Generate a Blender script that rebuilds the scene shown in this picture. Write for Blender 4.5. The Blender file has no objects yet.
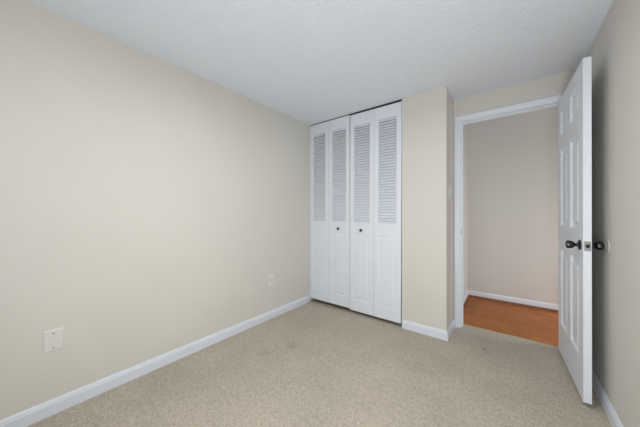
import bpy, bmesh, math
from mathutils import Vector, Matrix

# ------------------------------------------------------------------ camera
scene = bpy.context.scene
C = scene.collection
H = 2.286                                   # ceiling height
cam_data = bpy.data.cameras.new('camera')
cam = bpy.data.objects.new('camera', cam_data); C.objects.link(cam)
cam_data.sensor_width = 36.0
cam_data.lens = 244.74 / 640 * 36
cam_data.clip_start = 0.02
cam.location = (0, 0, 1.1352)
cam.rotation_euler = (math.pi / 2 + 0.0014, 0, 0.6584)
scene.camera = cam

# ------------------------------------------------------------------ world, lights, exposure
world = bpy.data.worlds.new('world'); scene.world = world; world.use_nodes = True
world.node_tree.nodes['Background'].inputs[0].default_value = (0.75, 0.85, 1.0, 1)
world.node_tree.nodes['Background'].inputs[1].default_value = 0.5
scene.view_settings.view_transform = 'Standard'
scene.view_settings.look = 'None'
scene.view_settings.gamma = 1.0
scene.view_settings.exposure = 0.08


def area(name, loc, rot, sx, sy, power, col, spread=math.pi):
    l = bpy.data.lights.new(name, 'AREA'); l.shape = 'RECTANGLE'
    l.size = sx; l.size_y = sy; l.energy = power; l.color = col; l.spread = spread
    o = bpy.data.objects.new(name, l); C.objects.link(o)
    o.location = loc; o.rotation_euler = rot
    return o


WIN = (-1.70, -0.10, 0.70, 2.05)             # window opening behind the camera: x0, x1, z0, z1
YB = -2.30                                  # room side of the wall behind the camera
area('window_daylight', ((WIN[0] + WIN[1]) / 2, YB - 0.10, (WIN[2] + WIN[3]) / 2), (math.pi / 2, 0, 0),
     WIN[1] - WIN[0], WIN[3] - WIN[2], 1.5, (0.90, 0.96, 1.0))
area('ceiling_lamp_light', (-0.56, 0.73, 2.165), (0, 0, 0), 0.36, 0.36, 15.3, (0.97, 0.99, 1.0))
area('fill_uplight', (0.05, -0.40, 0.68), (math.radians(124), 0, math.radians(10)), 0.6, 0.6, 24.5, (0.96, 0.985, 1.0))  # added uplight behind the camera to brighten the ceiling; no fixture there
area('hall_fill', (1.85, 3.4, 0.7), (0, math.pi / 2, 0), 1.0, 0.8, 16.0, (0.97, 0.99, 1.0))  # unseen fill added low at the hall's right end, which has no window


# ------------------------------------------------------------------ materials
def mat(name, col, rough=0.5, metal=0.0, spec=None):
    m = bpy.data.materials.new(name); m.use_nodes = True
    b = m.node_tree.nodes['Principled BSDF']
    b.inputs['Base Color'].default_value = (*col, 1)
    b.inputs['Roughness'].default_value = rough
    b.inputs['Metallic'].default_value = metal
    if spec is not None:
        b.inputs['Specular IOR Level'].default_value = spec
    return m


def nd(m, kind, **kw):
    n = m.node_tree.nodes.new(kind)
    for k, v in kw.items():
        if k in n.inputs: n.inputs[k].default_value = v
        else: setattr(n, k, v)
    return n


def coords(m):
    for n in m.node_tree.nodes:
        if n.type == 'NEW_GEOMETRY': return n.outputs['Position']
    return nd(m, 'ShaderNodeNewGeometry').outputs['Position']


def noise(m, scale, detail=3, rough=0.5, vec=None):
    n = nd(m, 'ShaderNodeTexNoise'); n.inputs['Scale'].default_value = scale
    n.inputs['Detail'].default_value = detail; n.inputs['Roughness'].default_value = rough
    m.node_tree.links.new(vec if vec is not None else coords(m), n.inputs['Vector'])
    return n.outputs['Fac']


def bump(m, fac, strength, dist):
    b = nd(m, 'ShaderNodeBump'); b.inputs['Strength'].default_value = strength
    b.inputs['Distance'].default_value = dist
    m.node_tree.links.new(fac, b.inputs['Height'])
    p = m.node_tree.nodes['Principled BSDF']
    if p.inputs['Normal'].is_linked:
        m.node_tree.links.new(p.inputs['Normal'].links[0].from_socket, b.inputs['Normal'])
    m.node_tree.links.new(b.outputs[0], p.inputs['Normal'])


def ramp(m, fac, stops):
    r = nd(m, 'ShaderNodeValToRGB'); e = r.color_ramp.elements
    while len(e) < len(stops): e.new(0.5)
    for el, (p, c) in zip(e, stops):
        el.position = p; el.color = (*c, 1)
    m.node_tree.links.new(fac, r.inputs[0])
    return r.outputs[0]


def mix(m, a, b, fac, mode='MIX'):
    n = nd(m, 'ShaderNodeMix'); n.data_type = 'RGBA'; n.blend_type = mode
    for sock, v in ((n.inputs[6], a), (n.inputs[7], b), (n.inputs[0], fac)):
        if isinstance(v, (tuple, float, int)):
            sock.default_value = (*v, 1) if isinstance(v, tuple) else v
        else: m.node_tree.links.new(v, sock)
    return n.outputs[2]


def setcol(m, sock):
    m.node_tree.links.new(sock, m.node_tree.nodes['Principled BSDF'].inputs['Base Color'])


M_wall = mat('beige_wall_paint', (0.62, 0.585, 0.52), 0.62, spec=0.3)
setcol(M_wall, ramp(M_wall, noise(M_wall, 1.6, 2), [(0.3, (0.692, 0.663, 0.611)), (0.7, (0.717, 0.688, 0.636))]))
bump(M_wall, noise(M_wall, 170, 2), 0.12, 0.002)

M_hall = mat('greige_hall_paint', (0.672, 0.655, 0.625), 0.62, spec=0.3)
bump(M_hall, noise(M_hall, 170, 2), 0.12, 0.002)

M_ceil = mat('textured_ceiling_paint', (0.81, 0.855, 0.925), 0.9, spec=0.1)
v = nd(M_ceil, 'ShaderNodeTexVoronoi'); v.inputs['Scale'].default_value = 62
M_ceil.node_tree.links.new(coords(M_ceil), v.inputs['Vector'])
bump(M_ceil, v.outputs['Distance'], 0.5, 0.006)
bump(M_ceil, noise(M_ceil, 75, 4, 0.65), 0.6, 0.008)

M_trim = mat('white_trim_paint', (0.755, 0.80, 0.87), 0.38)
M_door = mat('white_door_paint', (0.76, 0.80, 0.86), 0.42)
n = noise(M_door, 60, 3)
bump(M_door, n, 0.04, 0.001)
M_closet = mat('closet_door_paint', (0.81, 0.85, 0.915), 0.42)

M_carpet = mat('beige_carpet', (0.36, 0.32, 0.27), 0.97, spec=0.05)
fine = ramp(M_carpet, noise(M_carpet, 150, 4, 0.8), [(0.33, (0.25, 0.213, 0.165)), (0.5, (0.545, 0.483, 0.398)), (0.68, (0.84, 0.757, 0.645))])
mid = ramp(M_carpet, noise(M_carpet, 38, 4, 0.7), [(0.3, (0.82, 0.82, 0.82)), (0.7, (1.14, 1.14, 1.13))])
big = ramp(M_carpet, noise(M_carpet, 2.2, 4, 0.6), [(0.3, (0.89, 0.895, 0.90)), (0.7, (1.09, 1.085, 1.075))])
col = mix(M_carpet, fine, mid, 1.0, 'MULTIPLY')
col = mix(M_carpet, col, big, 1.0, 'MULTIPLY')


def stain(col, x, y, r, amount, tint=(0.1, 0.09, 0.07)):
    """a worn mark in the pile, with a ragged outline"""
    d = nd(M_carpet, 'ShaderNodeVectorMath'); d.operation = 'DISTANCE'
    M_carpet.node_tree.links.new(coords(M_carpet), d.inputs[0]); d.inputs[1].default_value = (x, y, 0)
    w = nd(M_carpet, 'ShaderNodeMath'); w.operation = 'MULTIPLY_ADD'
    M_carpet.node_tree.links.new(noise(M_carpet, 3.2 / r * 0.6, 3), w.inputs[0])
    w.inputs[1].default_value = r * 1.6
    M_carpet.node_tree.links.new(d.outputs['Value'], w.inputs[2])
    s = nd(M_carpet, 'ShaderNodeMapRange'); s.interpolation_type = 'SMOOTHSTEP'
    M_carpet.node_tree.links.new(w.outputs[0], s.inputs['Value'])
    s.inputs['From Min'].default_value = r * 0.9; s.inputs['From Max'].default_value = r * 1.8
    s.inputs['To Min'].default_value = amount; s.inputs['To Max'].default_value = 0
    return mix(M_carpet, col, tint, s.outputs[0])


for a in [(-1.482, 1.534, 0.085, 0.22), (-1.589, 1.315, 0.08, 0.10), (-1.231, 1.592, 0.04, 0.16), (-1.078, 1.348, 0.013, 0.55),
          (-0.169, 2.470, 0.020, 0.8), (-0.219, 2.470, 0.012, 0.6), (-0.492, 1.638, 0.011, 0.5), (-0.317, 1.773, 0.011, 0.35)]:
    col = stain(col, *a)
setcol(M_carpet, col)
bump(M_carpet, noise(M_carpet, 260, 3, 0.8), 0.6, 0.006)
bump(M_carpet, noise(M_carpet, 14, 3, 0.6), 0.25, 0.01)

M_wood = mat('red_oak_floor', (0.42, 0.19, 0.08), 0.42, spec=0.15)
mp = nd(M_wood, 'ShaderNodeMapping'); mp.inputs['Scale'].default_value = (1.2, 16, 1)
M_wood.node_tree.links.new(coords(M_wood), mp.inputs['Vector'])
grain = ramp(M_wood, noise(M_wood, 5.5, 6, 0.65, mp.outputs[0]), [(0.3, (0.23, 0.075, 0.018)), (0.5, (0.43, 0.155, 0.042)), (0.72, (0.60, 0.25, 0.085))])
br = nd(M_wood, 'ShaderNodeTexBrick'); br.offset = 0.37; br.squash = 1
for k, v_ in (('Scale', 1.0), ('Mortar Size', 0.0012), ('Brick Width', 0.9), ('Row Height', 0.083), ('Bias', 0.0)):
    br.inputs[k].default_value = v_
br.inputs['Color1'].default_value = (0.84, 0.84, 0.84, 1); br.inputs['Color2'].default_value = (1.12, 1.1, 1.08, 1)
br.inputs['Mortar'].default_value = (0.45, 0.4, 0.36, 1)
M_wood.node_tree.links.new(coords(M_wood), br.inputs['Vector'])
setcol(M_wood, mix(M_wood, grain, br.outputs[0], 1.0, 'MULTIPLY'))

M_shoe = mat('stained_wood_moulding', (0.20, 0.062, 0.022), 0.4)
M_ivory = mat('ivory_plastic', (0.76, 0.745, 0.70), 0.35)
M_white_plastic = mat('white_plastic', (0.74, 0.735, 0.71), 0.35)
M_slot = mat('dark_recess', (0.03, 0.03, 0.03), 0.6)
M_screw = mat('grey_screw_metal', (0.30, 0.29, 0.28), 0.4, 0.8)
M_pewter = mat('dark_pewter_metal', (0.075, 0.073, 0.072), 0.28, 1.0)
M_steel = mat('brushed_steel', (0.26, 0.257, 0.255), 0.4, 1.0)
M_track = mat('dark_track_metal', (0.05, 0.05, 0.05), 0.5, 0.5)
M_rubber = mat('pale_bumper_plastic', (0.62, 0.60, 0.56), 0.3)
M_glass = mat('window_glass', (1, 1, 1), 0.0); M_glass.node_tree.nodes['Principled BSDF'].inputs['Transmission Weight'].default_value = 1.0
M_lamp = mat('frosted_lamp_glass', (0.85, 0.84, 0.8), 0.5)


# ------------------------------------------------------------------ mesh helpers
def add_box(bm, x0, x1, y0, y1, z0, z1, bev=0.0):
    r = bmesh.ops.create_cube(bm, size=1.0)
    for v in r['verts']:
        v.co = Vector((x0 + (v.co.x + .5) * (x1 - x0), y0 + (v.co.y + .5) * (y1 - y0), z0 + (v.co.z + .5) * (z1 - z0)))
    if bev:
        es = {e for v in r['verts'] for e in v.link_edges}
        bmesh.ops.bevel(bm, geom=list(es), offset=bev, segments=2, profile=0.6, affect='EDGES')


def add_lathe(bm, prof, origin, axis, seg=32):
    """prof: list of (radius, distance along axis)"""
    ax = Vector(axis).normalized()
    up = Vector((0, 0, 1)) if abs(ax.z) < .9 else Vector((1, 0, 0))
    a = ax.cross(up).normalized(); b = ax.cross(a)
    rings = []
    for r, t in prof:
        o = Vector(origin) + ax * t
        if r < 1e-6: rings.append([bm.verts.new(o)])
        else: rings.append([bm.verts.new(o + (a * math.cos(2 * math.pi * i / seg) + b * math.sin(2 * math.pi * i / seg)) * r) for i in range(seg)])
    for p, q in zip(rings, rings[1:]):
        for i in range(seg):
            j = (i + 1) % seg
            vs = [p[i % len(p)], p[j % len(p)], q[j % len(q)], q[i % len(q)]]
            u = []
            for v in vs:
                if v not in u: u.append(v)
            if len(u) > 2: bm.faces.new(u)


def add_sweep(bm, path, prof):
    """sweep a profile of (offset, height) pairs along a flat path of 3-D points in a frame (n, up) with mitred corners.
    path: list of (point, offset_direction_vector, up_vector)"""
    rings = [[bm.verts.new(Vector(p) + Vector(n) * a + Vector(u) * b) for a, b in prof] for p, n, u in path]
    k = len(prof)
    for p, q in zip(rings, rings[1:]):
        for i in range(k):
            j = (i + 1) % k
            bm.faces.new([p[i], p[j], q[j], q[i]])
    bm.faces.new(rings[0]); bm.faces.new(list(reversed(rings[-1])))


def obj(name, bm, m, parent=None, smooth=False, tag=None):
    bmesh.ops.recalc_face_normals(bm, faces=bm.faces)
    me = bpy.data.meshes.new(name); bm.to_mesh(me); bm.free()
    me.materials.append(m)
    if smooth:
        for p in me.polygons: p.use_smooth = True
        try: me.set_sharp_from_angle(angle=math.radians(40))
        except Exception: pass
    o = bpy.data.objects.new(name, me); C.objects.link(o)
    if parent is not None: o.parent = parent
    if tag:
        for k, v in tag.items(): o[k] = v
    return o


def S(label, cat): return {'kind': 'structure', 'label': label, 'category': cat}
def T(label, cat): return {'label': label, 'category': cat}


def empty(name, loc, rot=(0, 0, 0), tag=None):
    o = bpy.data.objects.new(name, None); C.objects.link(o)
    o.empty_display_size = 0.05; o.location = loc; o.rotation_euler = rot
    for k, v in (tag or {}).items(): o[k] = v
    return o


def boxes(*bs):
    bm = bmesh.new()
    for b in bs: add_box(bm, *b)
    return bm


# ------------------------------------------------------------------ room shell
XL, XR, YC, XB, YD, YDB, XCL = -2.052, 0.445, 2.434, -0.446, 2.787, 2.902, -0.849
YH = 3.915                                   # far wall of the hall
XHL, XHR = -0.456, 1.9                       # hall ends
OX0, OX1, OZ = -0.381, 0.360, 2.054          # clear door opening inside the jambs
JT = 0.018                                   # jamb thickness

obj('floor', boxes((XL - .1, XR + .1, YB - .1, YDB, -.08, 0)), M_carpet, tag=S('beige cut-pile carpet covering the bedroom floor', 'carpet floor'))
obj('floor_hall', boxes((XHL - .1, XHR + .1, YDB, YH + .1, -.08, 0)), M_wood, tag=S('reddish brown strip wood floor of the hall beyond the doorway', 'wood floor'))
HH = 2.60                                    # hall ceiling height
obj('ceiling', boxes((XL - .1, XR + .1, YB - .12, YDB, H, H + .1)), M_ceil, tag=S('white textured ceiling over the bedroom', 'ceiling'))
obj('ceiling_hall', boxes((XHL - .1, XHR + .1, YDB - .1, YH + .1, HH, HH + .1)), M_ceil, tag=S('white ceiling over the hall beyond the doorway', 'ceiling'))
obj('wall_left', boxes((XL - .1, XL, YB - .12, YDB + .1, 0, H)), M_wall, tag=S('long plain beige wall on the left of the room', 'wall'))
obj('wall_right', boxes((XR, XR + .1, YB - .12, YD, 0, H)), M_wall, tag=S('beige wall on the right behind the open door', 'wall'))
obj('wall_closet', boxes((XCL, XB, YC, YD, 0, H)), M_wall, tag=S('beige wall corner jutting out between closet and doorway', 'wall'))
obj('wall_closet_back', boxes((XL, XHL - .1, YDB, YDB + .1, 0, H), (XCL, XB, YD, YDB, 0, H)), M_wall, tag=S('beige back wall inside the closet', 'wall'))
obj('wall_doorway', boxes((XB, OX0 - JT, YD, YDB, 0, H), (OX0 - JT, OX1 + JT, YD, YDB, OZ + JT, H), (XB, XR + .1, YDB - .05, YDB, H + .1, HH), (OX1 + JT, XR + .1, YD, YDB, 0, H)),
    M_wall, tag=S('narrow beige wall around and above the doorway', 'wall'))
obj('wall_back', boxes((XL, WIN[0], YB - .12, YB, 0, H), (WIN[1], XR, YB - .12, YB, 0, H), (WIN[0], WIN[1], YB - .12, YB, 0, WIN[2]), (WIN[0], WIN[1], YB - .12, YB, WIN[3], H)),
    M_wall, tag=S('beige wall with the window, facing the closet', 'wall'))
obj('wall_hall_far', boxes((XHL - .1, XHR + .1, YH, YH + .1, 0, HH)), M_hall, tag=S('greyish beige hall wall seen through the doorway', 'wall'))
obj('wall_hall_left', boxes((XHL - .1, XHL, YDB + .1, YH, 0, HH), (XHL - .1, XHL, YDB, YDB + .1, 0, HH)), M_hall, tag=S('end wall of the hall left of the doorway', 'wall'))
obj('wall_hall_right', boxes((XHR, XHR + .1, YDB, YH, 0, HH)), M_hall, tag=S('far end wall of the hall to the right', 'wall'))
obj('wall_hall_near', boxes((XR + .1, XHR + .1, YD, YDB, 0, HH)), M_hall, tag=S('hall wall to the right of the doorway', 'wall'))

# window behind the camera
w = empty('window_1', ((WIN[0] + WIN[1]) / 2, YB - .06, WIN[2]), tag=S('white framed window in the wall facing the closet', 'window'))
hw, hh = (WIN[1] - WIN[0]) / 2, WIN[3] - WIN[2]
obj('window_frame', boxes((-hw, -hw + .04, 0, .05, 0, hh), (hw - .04, hw, 0, .05, 0, hh), (-hw + .04, hw - .04, 0, .05, 0, .04),
                          (-hw + .04, hw - .04, 0, .05, hh - .04, hh), (-hw + .04, hw - .04, .01, .04, hh / 2 - .02, hh / 2 + .02)), M_trim, w)
obj('window_sill', boxes((-hw - .03, hw + .03, .062, .10, -.02, 0)), M_trim, w)

# flush ceiling lamp in the middle of the room, just above the frame
t = empty('ceiling_lamp', (-0.56, 0.73, H), tag={'label': 'round flush ceiling lamp with frosted glass in the middle of the room', 'category': 'ceiling lamp'})
bm = bmesh.new(); add_lathe(bm, [(0, 0), (.17, 0), (.175, .012), (.165, .02), (0, .02)], (0, 0, 0), (0, 0, -1), 40)
obj('lamp_base', bm, M_trim, t, True)
bm = bmesh.new(); add_lathe(bm, [(.155, .02), (.15, .05), (.13, .075), (.09, .095), (.04, .104), (0, .106)], (0, 0, 0), (0, 0, -1), 40)
obj('lamp_shade', bm, M_lamp, t, True)

# ------------------------------------------------------------------ baseboards
BH, BT = 0.085, 0.013
BP = [(0, 0), (BT, 0), (BT, .060), (.0105, .064), (.0095, .072), (.005, .081), (.003, BH), (0, BH)]
Z = (0, 0, 1)


def base(name, pts, label, prof=BP, m=None):
    bm = bmesh.new(); add_sweep(bm, [(p, n, Z) for p, n in pts], prof)
    return obj(name, bm, m or M_trim, tag=S(label, 'baseboard'))


base('baseboard_left', [((XL, YB, 0), (1, 0, 0)), ((XL, YC + .003, 0), (1, 0, 0))], 'white baseboard along the long left wall')
base('baseboard_closet', [((XCL + .004, YC, 0), (0, -1, 0)), ((XB, YC, 0), (1, -1, 0)), ((XB, YD - .016, 0), (1, 0, 0))],
     'white baseboard wrapping the wall corner between closet and doorway')
base('baseboard_right', [((XR, YB, 0), (-1, 0, 0)), ((XR, YD, 0), (-1, 0, 0))], 'white baseboard along the right wall behind the open door')
base('baseboard_back', [((XL + BT, YB, 0), (0, 1, 0)), ((XR - BT, YB, 0), (0, 1, 0))], 'white baseboard under the window')
HB = [(0, 0), (BT, 0), (BT, .068), (.009, .080), (.004, .088), (0, .088)]
base('baseboard_hall', [((XHL, YDB + .002, 0), (1, 0, 0)), ((XHL, YH, 0), (1, -1, 0)), ((XHR, YH, 0), (0, -1, 0))],
     'white baseboard around the hall beyond the doorway', HB)
SP = [(BT, 0)] + [(BT + .017 * math.cos(a), .028 * math.sin(a)) for a in [i * math.pi / 12 for i in range(7)]]
base('trim_1', [((XHL, YDB + .002, 0), (1, 0, 0)), ((XHL, YH, 0), (1, -1, 0)), ((XHR, YH, 0), (0, -1, 0))],
     'thin dark stained moulding between hall baseboard and wood floor', SP, M_shoe)

# ------------------------------------------------------------------ door casing and jamb
CI0, CI1, CZ, CW = OX0 - .006, OX1 + .006, OZ + .004, .050
cas = [(0, 0), (0, .008), (.004, .010), (.012, .010), (.020, .013), (.032, .0145), (.041, .0165), (.047, .0165), (CW, .013), (CW, 0)]
Yn = (0, -1, 0)
bm = bmesh.new()
add_sweep(bm, [((CI0, YD, 0), (-1, 0, 0), Yn), ((CI0, YD, CZ), (-1, 0, 1), Yn), ((CI1, YD, CZ), (1, 0, 1), Yn), ((CI1, YD, 0), (1, 0, 0), Yn)], cas)
obj('trim_2', bm, M_trim, tag=S('white moulded casing framing the doorway', 'door casing'))
bm = bmesh.new()
Yp = (0, 1, 0)
add_sweep(bm, [((CI0, YDB, 0), (-1, 0, 0), Yp), ((CI0, YDB, CZ), (-1, 0, 1), Yp), ((CI1, YDB, CZ), (1, 0, 1), Yp), ((CI1, YDB, 0), (1, 0, 0), Yp)],
          [(a, b) for a, b in cas if a < .056])
obj('trim_3', bm, M_trim, tag=S('white casing on the hall side of the doorway', 'door casing'))
j = empty('trim_4', ((OX0 + OX1) / 2, (YD + YDB) / 2, 0), tag=S('white jamb lining the inside of the doorway', 'door jamb'))
c = (OX0 + OX1) / 2; yc = (YD + YDB) / 2; hd = (YDB - YD) / 2
obj('jamb', boxes((OX0 - JT - c, OX0 - c, -hd, hd, 0, OZ), (OX1 - c, OX1 + JT - c, -hd, hd, 0, OZ), (OX0 - JT - c, OX1 + JT - c, -hd, hd, OZ, OZ + JT)), M_trim, j)
obj('door_stop', boxes((OX0 - c, OX0 + .011 - c, -.018, .018, 0, OZ - .011), (OX1 - .011 - c, OX1 - c, -.018, .018, 0, OZ - .011), (OX0 - c, OX1 - c, -.018, .018, OZ - .011, OZ)), M_trim, j)
obj('strike_plate', boxes((OX0 - c, OX0 + .0015 - c, -.052, -.026, .93, .985)), M_steel, j)


# ------------------------------------------------------------------ panelled leaves
def panel_face(bm, X, Zs, y, sgn, panels, holes, prof):
    """a face in the x-z plane at y whose panel cells are moulded in; sgn = direction into the leaf"""
    V = {}

    def vert(x, z, d=0):
        k = (round(x, 5), round(z, 5), round(d, 5))
        if k not in V: V[k] = bm.verts.new((x, y + sgn * d, z))
        return V[k]
    for i in range(len(X) - 1):
        for k in range(len(Zs) - 1):
            x0, x1, z0, z1 = X[i], X[i + 1], Zs[k], Zs[k + 1]
            if (i, k) in holes: continue
            if (i, k) not in panels:
                bm.faces.new([vert(x0, z0), vert(x1, z0), vert(x1, z1), vert(x0, z1)]); continue
            prev = [vert(x0, z0), vert(x1, z0), vert(x1, z1), vert(x0, z1)]
            for ins, d in prof:
                cur = [vert(x0 + ins, z0 + ins, d), vert(x1 - ins, z0 + ins, d), vert(x1 - ins, z1 - ins, d), vert(x0 + ins, z1 - ins, d)]
                for q in range(4):
                    bm.faces.new([prev[q], prev[(q + 1) % 4], cur[(q + 1) % 4], cur[q]])
                prev = cur
            bm.faces.new(prev)


def leaf_bm(X, Zs, thick, panels, holes, prof):
    bm = bmesh.new()
    panel_face(bm, X, Zs, 0, 1, panels, holes, prof)
    panel_face(bm, X, Zs, thick, -1, panels, holes, prof)

    def q(*p): bm.faces.new([bm.verts.new(v) for v in p])
    for z in (Zs[0], Zs[-1]):
        for a, b in zip(X, X[1:]): q((a, 0, z), (b, 0, z), (b, thick, z), (a, thick, z))
    for x in (X[0], X[-1]):
        for a, b in zip(Zs, Zs[1:]): q((x, 0, a), (x, 0, b), (x, thick, b), (x, thick, a))
    for i, k in holes:
        x0, x1, z0, z1 = X[i], X[i + 1], Zs[k], Zs[k + 1]
        q((x0, 0, z0), (x1, 0, z0), (x1, thick, z0), (x0, thick, z0)); q((x0, 0, z1), (x1, 0, z1), (x1, thick, z1), (x0, thick, z1))
        q((x0, 0, z0), (x0, 0, z1), (x0, thick, z1), (x0, thick, z0)); q((x1, 0, z0), (x1, 0, z1), (x1, thick, z1), (x1, thick, z0))
    bmesh.ops.remove_doubles(bm, verts=bm.verts, dist=1e-5)
    return bm


# entry door, swung open against the right wall
DW, DT, DH = 0.703, 0.035, 2.021
door = empty('door_1', (.318, YD + .001, .030), (0, 0, math.atan2(-.697, .025)), S('white six-panel door standing open beside the right wall', 'door'))
bm = leaf_bm([0, .098, .305, .400, .610, DW], [0, .235, .825, 1.010, 1.600, 1.725, 1.912, DH], DT,
             {(1, 1), (3, 1), (1, 3), (3, 3), (1, 5), (3, 5)}, set(),
             [(.002, .003), (.011, .013), (.036, .0135), (.050, .0035), (.053, .003)])
obj('door_leaf', bm, M_door, door)
KX, KZ = DW - .064, .916
rose = [(0, 0), (.031, 0), (.0315, .003), (.029, .006), (.022, .009), (.014, .011), (0, .011)]
head = [(.011, .008), (.010, .018), (.0105, .022), (.015, .026), (.021, .031), (.0238, .037), (.0248, .046), (.0248, .055), (.0235, .0595), (.020, .0612), (.014, .0614), (.013, .0595), (0, .0595)]
for s, y in ((-1, 0), (1, DT)):
    sc, wr = (1.0, 1.0) if s < 0 else (0.96, 1.04)
    bm = bmesh.new(); add_lathe(bm, [(r * wr, t * sc) for r, t in head], (KX, y, KZ), (0, s, 0), 40)
    kn = obj('door_knob', bm, M_pewter, door, True)
    bm = bmesh.new(); add_lathe(bm, rose, (KX, y, KZ), (0, s, 0), 40)
    obj('knob_rose', bm, M_pewter, kn, True)
    if s < 0: kn['label'] = 'dark pewter knob on the doorway side'
    else: kn['label'] = 'dark pewter knob facing the right wall'
bm = boxes((DW, DW + .0015, DT / 2 - .0135, DT / 2 + .0135, KZ - .0285, KZ + .0285))
lp = obj('latch_plate', bm, M_steel, door); lp['label'] = 'brushed steel latch plate'
bm = bmesh.new()
v = [bm.verts.new(p) for p in [(DW + .001, DT / 2 - .008, KZ - .010), (DW + .001, DT / 2 + .008, KZ - .010), (DW + .001, DT / 2 + .008, KZ + .010), (DW + .001, DT / 2 - .008, KZ + .010),
                               (DW + .011, DT / 2 + .004, KZ - .010), (DW + .011, DT / 2 + .008, KZ - .010), (DW + .011, DT / 2 + .008, KZ + .010), (DW + .011, DT / 2 + .004, KZ + .010)]]
for f in ((0, 1, 2, 3), (4, 5, 6, 7), (0, 1, 5, 4), (1, 2, 6, 5), (2, 3, 7, 6), (3, 0, 4, 7)): bm.faces.new([v[i] for i in f])
obj('latch_bolt', bm, M_pewter, lp)
for dz in (-.021, .021):
    bm = bmesh.new(); add_lathe(bm, [(0, 0), (.0035, 0), (.003, .001), (0, .001)], (DW + .0015, DT / 2, KZ + dz), (1, 0, 0), 14)
    obj('screw', bm, M_screw, lp, True)
for z in (.22, 1.0, 1.78):
    bm = bmesh.new(); add_lathe(bm, [(0, -.045), (.005, -.045), (.006, -.04), (.006, .04), (.005, .045), (0, .045)], (.006, DT + .006, z), (0, 0, 1), 16)
    add_box(bm, .006, .034, DT, DT + .002, z - .04, z + .04)
    obj('hinge', bm, M_pewter, door, True)


# ------------------------------------------------------------------ bifold closet doors
LW, LT, LH = 0.294, 0.028, 2.227
NS = 37


def bifold_leaf(parent, x, knob_x, zk):
    # local frame of the pair: x along the wall, y into the closet, z up from the leaf bottom
    Zs = [0, .122, .866, .995, 2.100, LH]; X = [0, .050, LW - .050, LW]
    bm = leaf_bm(X, Zs, LT, {(1, 1)}, {(1, 3)}, [(.002, .002), (.008, .0045), (.014, .005), (.036, .0012), (.038, .001)])
    for v in bm.verts: v.co.x += x
    lf = obj('door_leaf', bm, M_closet, parent)
    bm = bmesh.new()
    p = (Zs[4] - Zs[3]) / NS
    for i in range(NS):
        zc = Zs[3] + (i + .5) * p
        cy, cz = .019 / 2, .0270 / 2; nx, nz = .0030 * .81, .0030 * .59       # slat tilted, lower edge forward
        pr = [(LT / 2 - cy - nx, zc - cz + nz), (LT / 2 - cy + nx, zc - cz - nz), (LT / 2 + cy + nx, zc + cz - nz), (LT / 2 + cy - nx, zc + cz + nz)]
        a = [bm.verts.new((x + X[1] + .0002, y, z)) for y, z in pr]; b = [bm.verts.new((x + X[2] - .0002, y, z)) for y, z in pr]
        for k in range(4): bm.faces.new([a[k], a[(k + 1) % 4], b[(k + 1) % 4], b[k]])
        bm.faces.new(a); bm.faces.new(list(reversed(b)))
    obj('louver_slats', bm, M_closet, lf)
    if knob_x is not None:
        bm = bmesh.new()
        add_lathe(bm, [(0, 0), (.009, 0), (.0075, .005), (.007, .010), (.011, .014), (.0155, .018), (.0165, .022), (.014, .026), (.008, .0285), (0, .029)],
                  (x + knob_x, 0, zk), (0, -1, 0), 28)
        k = obj('door_knob', bm, M_pewter, lf, True); k['label'] = 'small dark pewter knob'
    return lf


YF = YC + .006
pair_l = empty('door_2', (XL + .003, YF, .048), (0, 0, 0), S('left pair of white louvered bifold closet doors, against the left wall', 'closet door'))
bifold_leaf(pair_l, 0, None, 0)
bifold_leaf(pair_l, LW + .003, LW / 2, .912)
pair_r = empty('door_3', (-1.4525, YF - .003, .037), (0, math.radians(.22), 0), S('right pair of white louvered bifold closet doors, beside the beige wall corner', 'closet door'))
bifold_leaf(pair_r, 0, LW / 2, .916)
bifold_leaf(pair_r, LW + .003, None, 0)
obj('trim_5', boxes((XL, XCL, YC + .008, YC + .011, H - .022, H), (XL, XCL, YC + .028, YC + .031, H - .022, H), (XL, XCL, YC + .011, YC + .028, H - .003, H)),
    M_track, tag=S('dark metal track above the closet doors', 'closet track'))

# ------------------------------------------------------------------ wall plates and bumper
def plate_bm(w, h, t=.006):
    """plate in the y-z plane, facing +x, with a chamfered rim"""
    bm = bmesh.new()
    lv = [(0, 0), (0, .002), (.003, .0045), (.006, t)]
    rings = []
    for ins, d in lv:
        a, b = w / 2 - ins, h / 2 - ins
        rings.append([bm.verts.new((d, y, z)) for y, z in ((-a, -b), (a, -b), (a, b), (-a, b))])
    for p, q in zip(rings, rings[1:]):
        for i in range(4): bm.faces.new([p[i], p[(i + 1) % 4], q[(i + 1) % 4], q[i]])
    bm.faces.new(rings[-1]); bm.faces.new(rings[0])
    return bm


def screw(parent, x, y, z, r=.0035):
    bm = bmesh.new(); add_lathe(bm, [(0, 0), (r, 0), (r * .9, .0010), (r * .3, .0014), (0, .0014)], (x, y, z), (1, 0, 0), 16)
    return obj('screw', bm, M_screw, parent, True)


t = empty('blank_wall_plate', (XL, .1745, .416), tag=T('plain white blank cover plate with two screws, low on the left wall nearest the camera', 'wall plate'))
obj('cover_plate', plate_bm(.080, .122), M_white_plastic, t)
screw(t, .006, 0, .041, .0042); screw(t, .006, 0, -.041, .0042)

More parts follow.
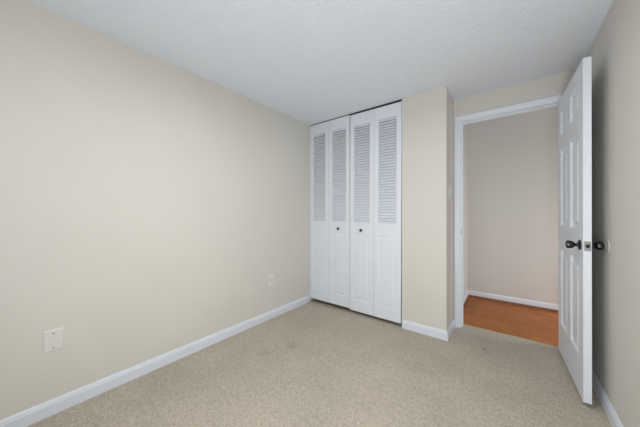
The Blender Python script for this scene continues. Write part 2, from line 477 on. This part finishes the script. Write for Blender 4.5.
t = empty('electrical_outlet', (XL, 1.788, .414), tag=T('narrow ivory duplex outlet low on the left wall, nearer the closet', 'electrical outlet'))
obj('cover_plate', plate_bm(.082, .130), M_ivory, t)
for dz in (-.0195, .0195):
    bm = bmesh.new()
    pts = []
    for i in range(24):
        a = 2 * math.pi * i / 24
        pts.append((max(-.0165, min(.0165, .0175 * math.cos(a) * 1.05)), max(-.0135, min(.0135, .0175 * math.sin(a)))))
    f0 = [bm.verts.new((.0058, y, dz + z)) for y, z in pts]; f1 = [bm.verts.new((.0085, y * .97, dz + z * .97)) for y, z in pts]
    for i in range(24): bm.faces.new([f0[i], f0[(i + 1) % 24], f1[(i + 1) % 24], f1[i]])
    bm.faces.new(f1)
    r = obj('receptacle', bm, M_white_plastic, t)
    obj('socket_slots', boxes((.0084, .0088, -.0075, -.0055, dz - .001, dz + .007), (.0084, .0088, .0055, .0075, dz - .001, dz + .006), (.0084, .0088, -.002, .002, dz - .009, dz - .005)), M_slot, r)
screw(t, .006, 0, 0, .003)

t = empty('light_switch', (XB, 2.548, 1.335), tag=T('ivory toggle light switch on the narrow wall beside the doorway casing', 'light switch'))
obj('cover_plate', plate_bm(.070, .115), M_ivory, t)
bm = bmesh.new()
v = [bm.verts.new(p) for p in [(.004, -.005, -.012), (.004, .005, -.012), (.004, .005, .012), (.004, -.005, .012), (.018, -.004, .006), (.018, .004, .006), (.016, .004, .013), (.016, -.004, .013)]]
for f in ((0, 1, 2, 3), (4, 5, 6, 7), (0, 1, 5, 4), (1, 2, 6, 5), (2, 3, 7, 6), (3, 0, 4, 7)): bm.faces.new([v[i] for i in f])
obj('toggle', bm, M_ivory, t)
screw(t, .006, 0, .030, .003); screw(t, .006, 0, -.030, .003)

bm = bmesh.new()
add_lathe(bm, [(0, 0), (.036, 0), (.036, .002), (.033, .0045), (.028, .005), (.024, .0036), (0, .0030)], (0, 0, 0), (-1, 0, 0), 36)
o = obj('wall_bumper', bm, M_rubber, None, True, T('small pale round door bumper on the right wall behind the door knob', 'door bumper'))
o.location = (XR, 2.112, .95)
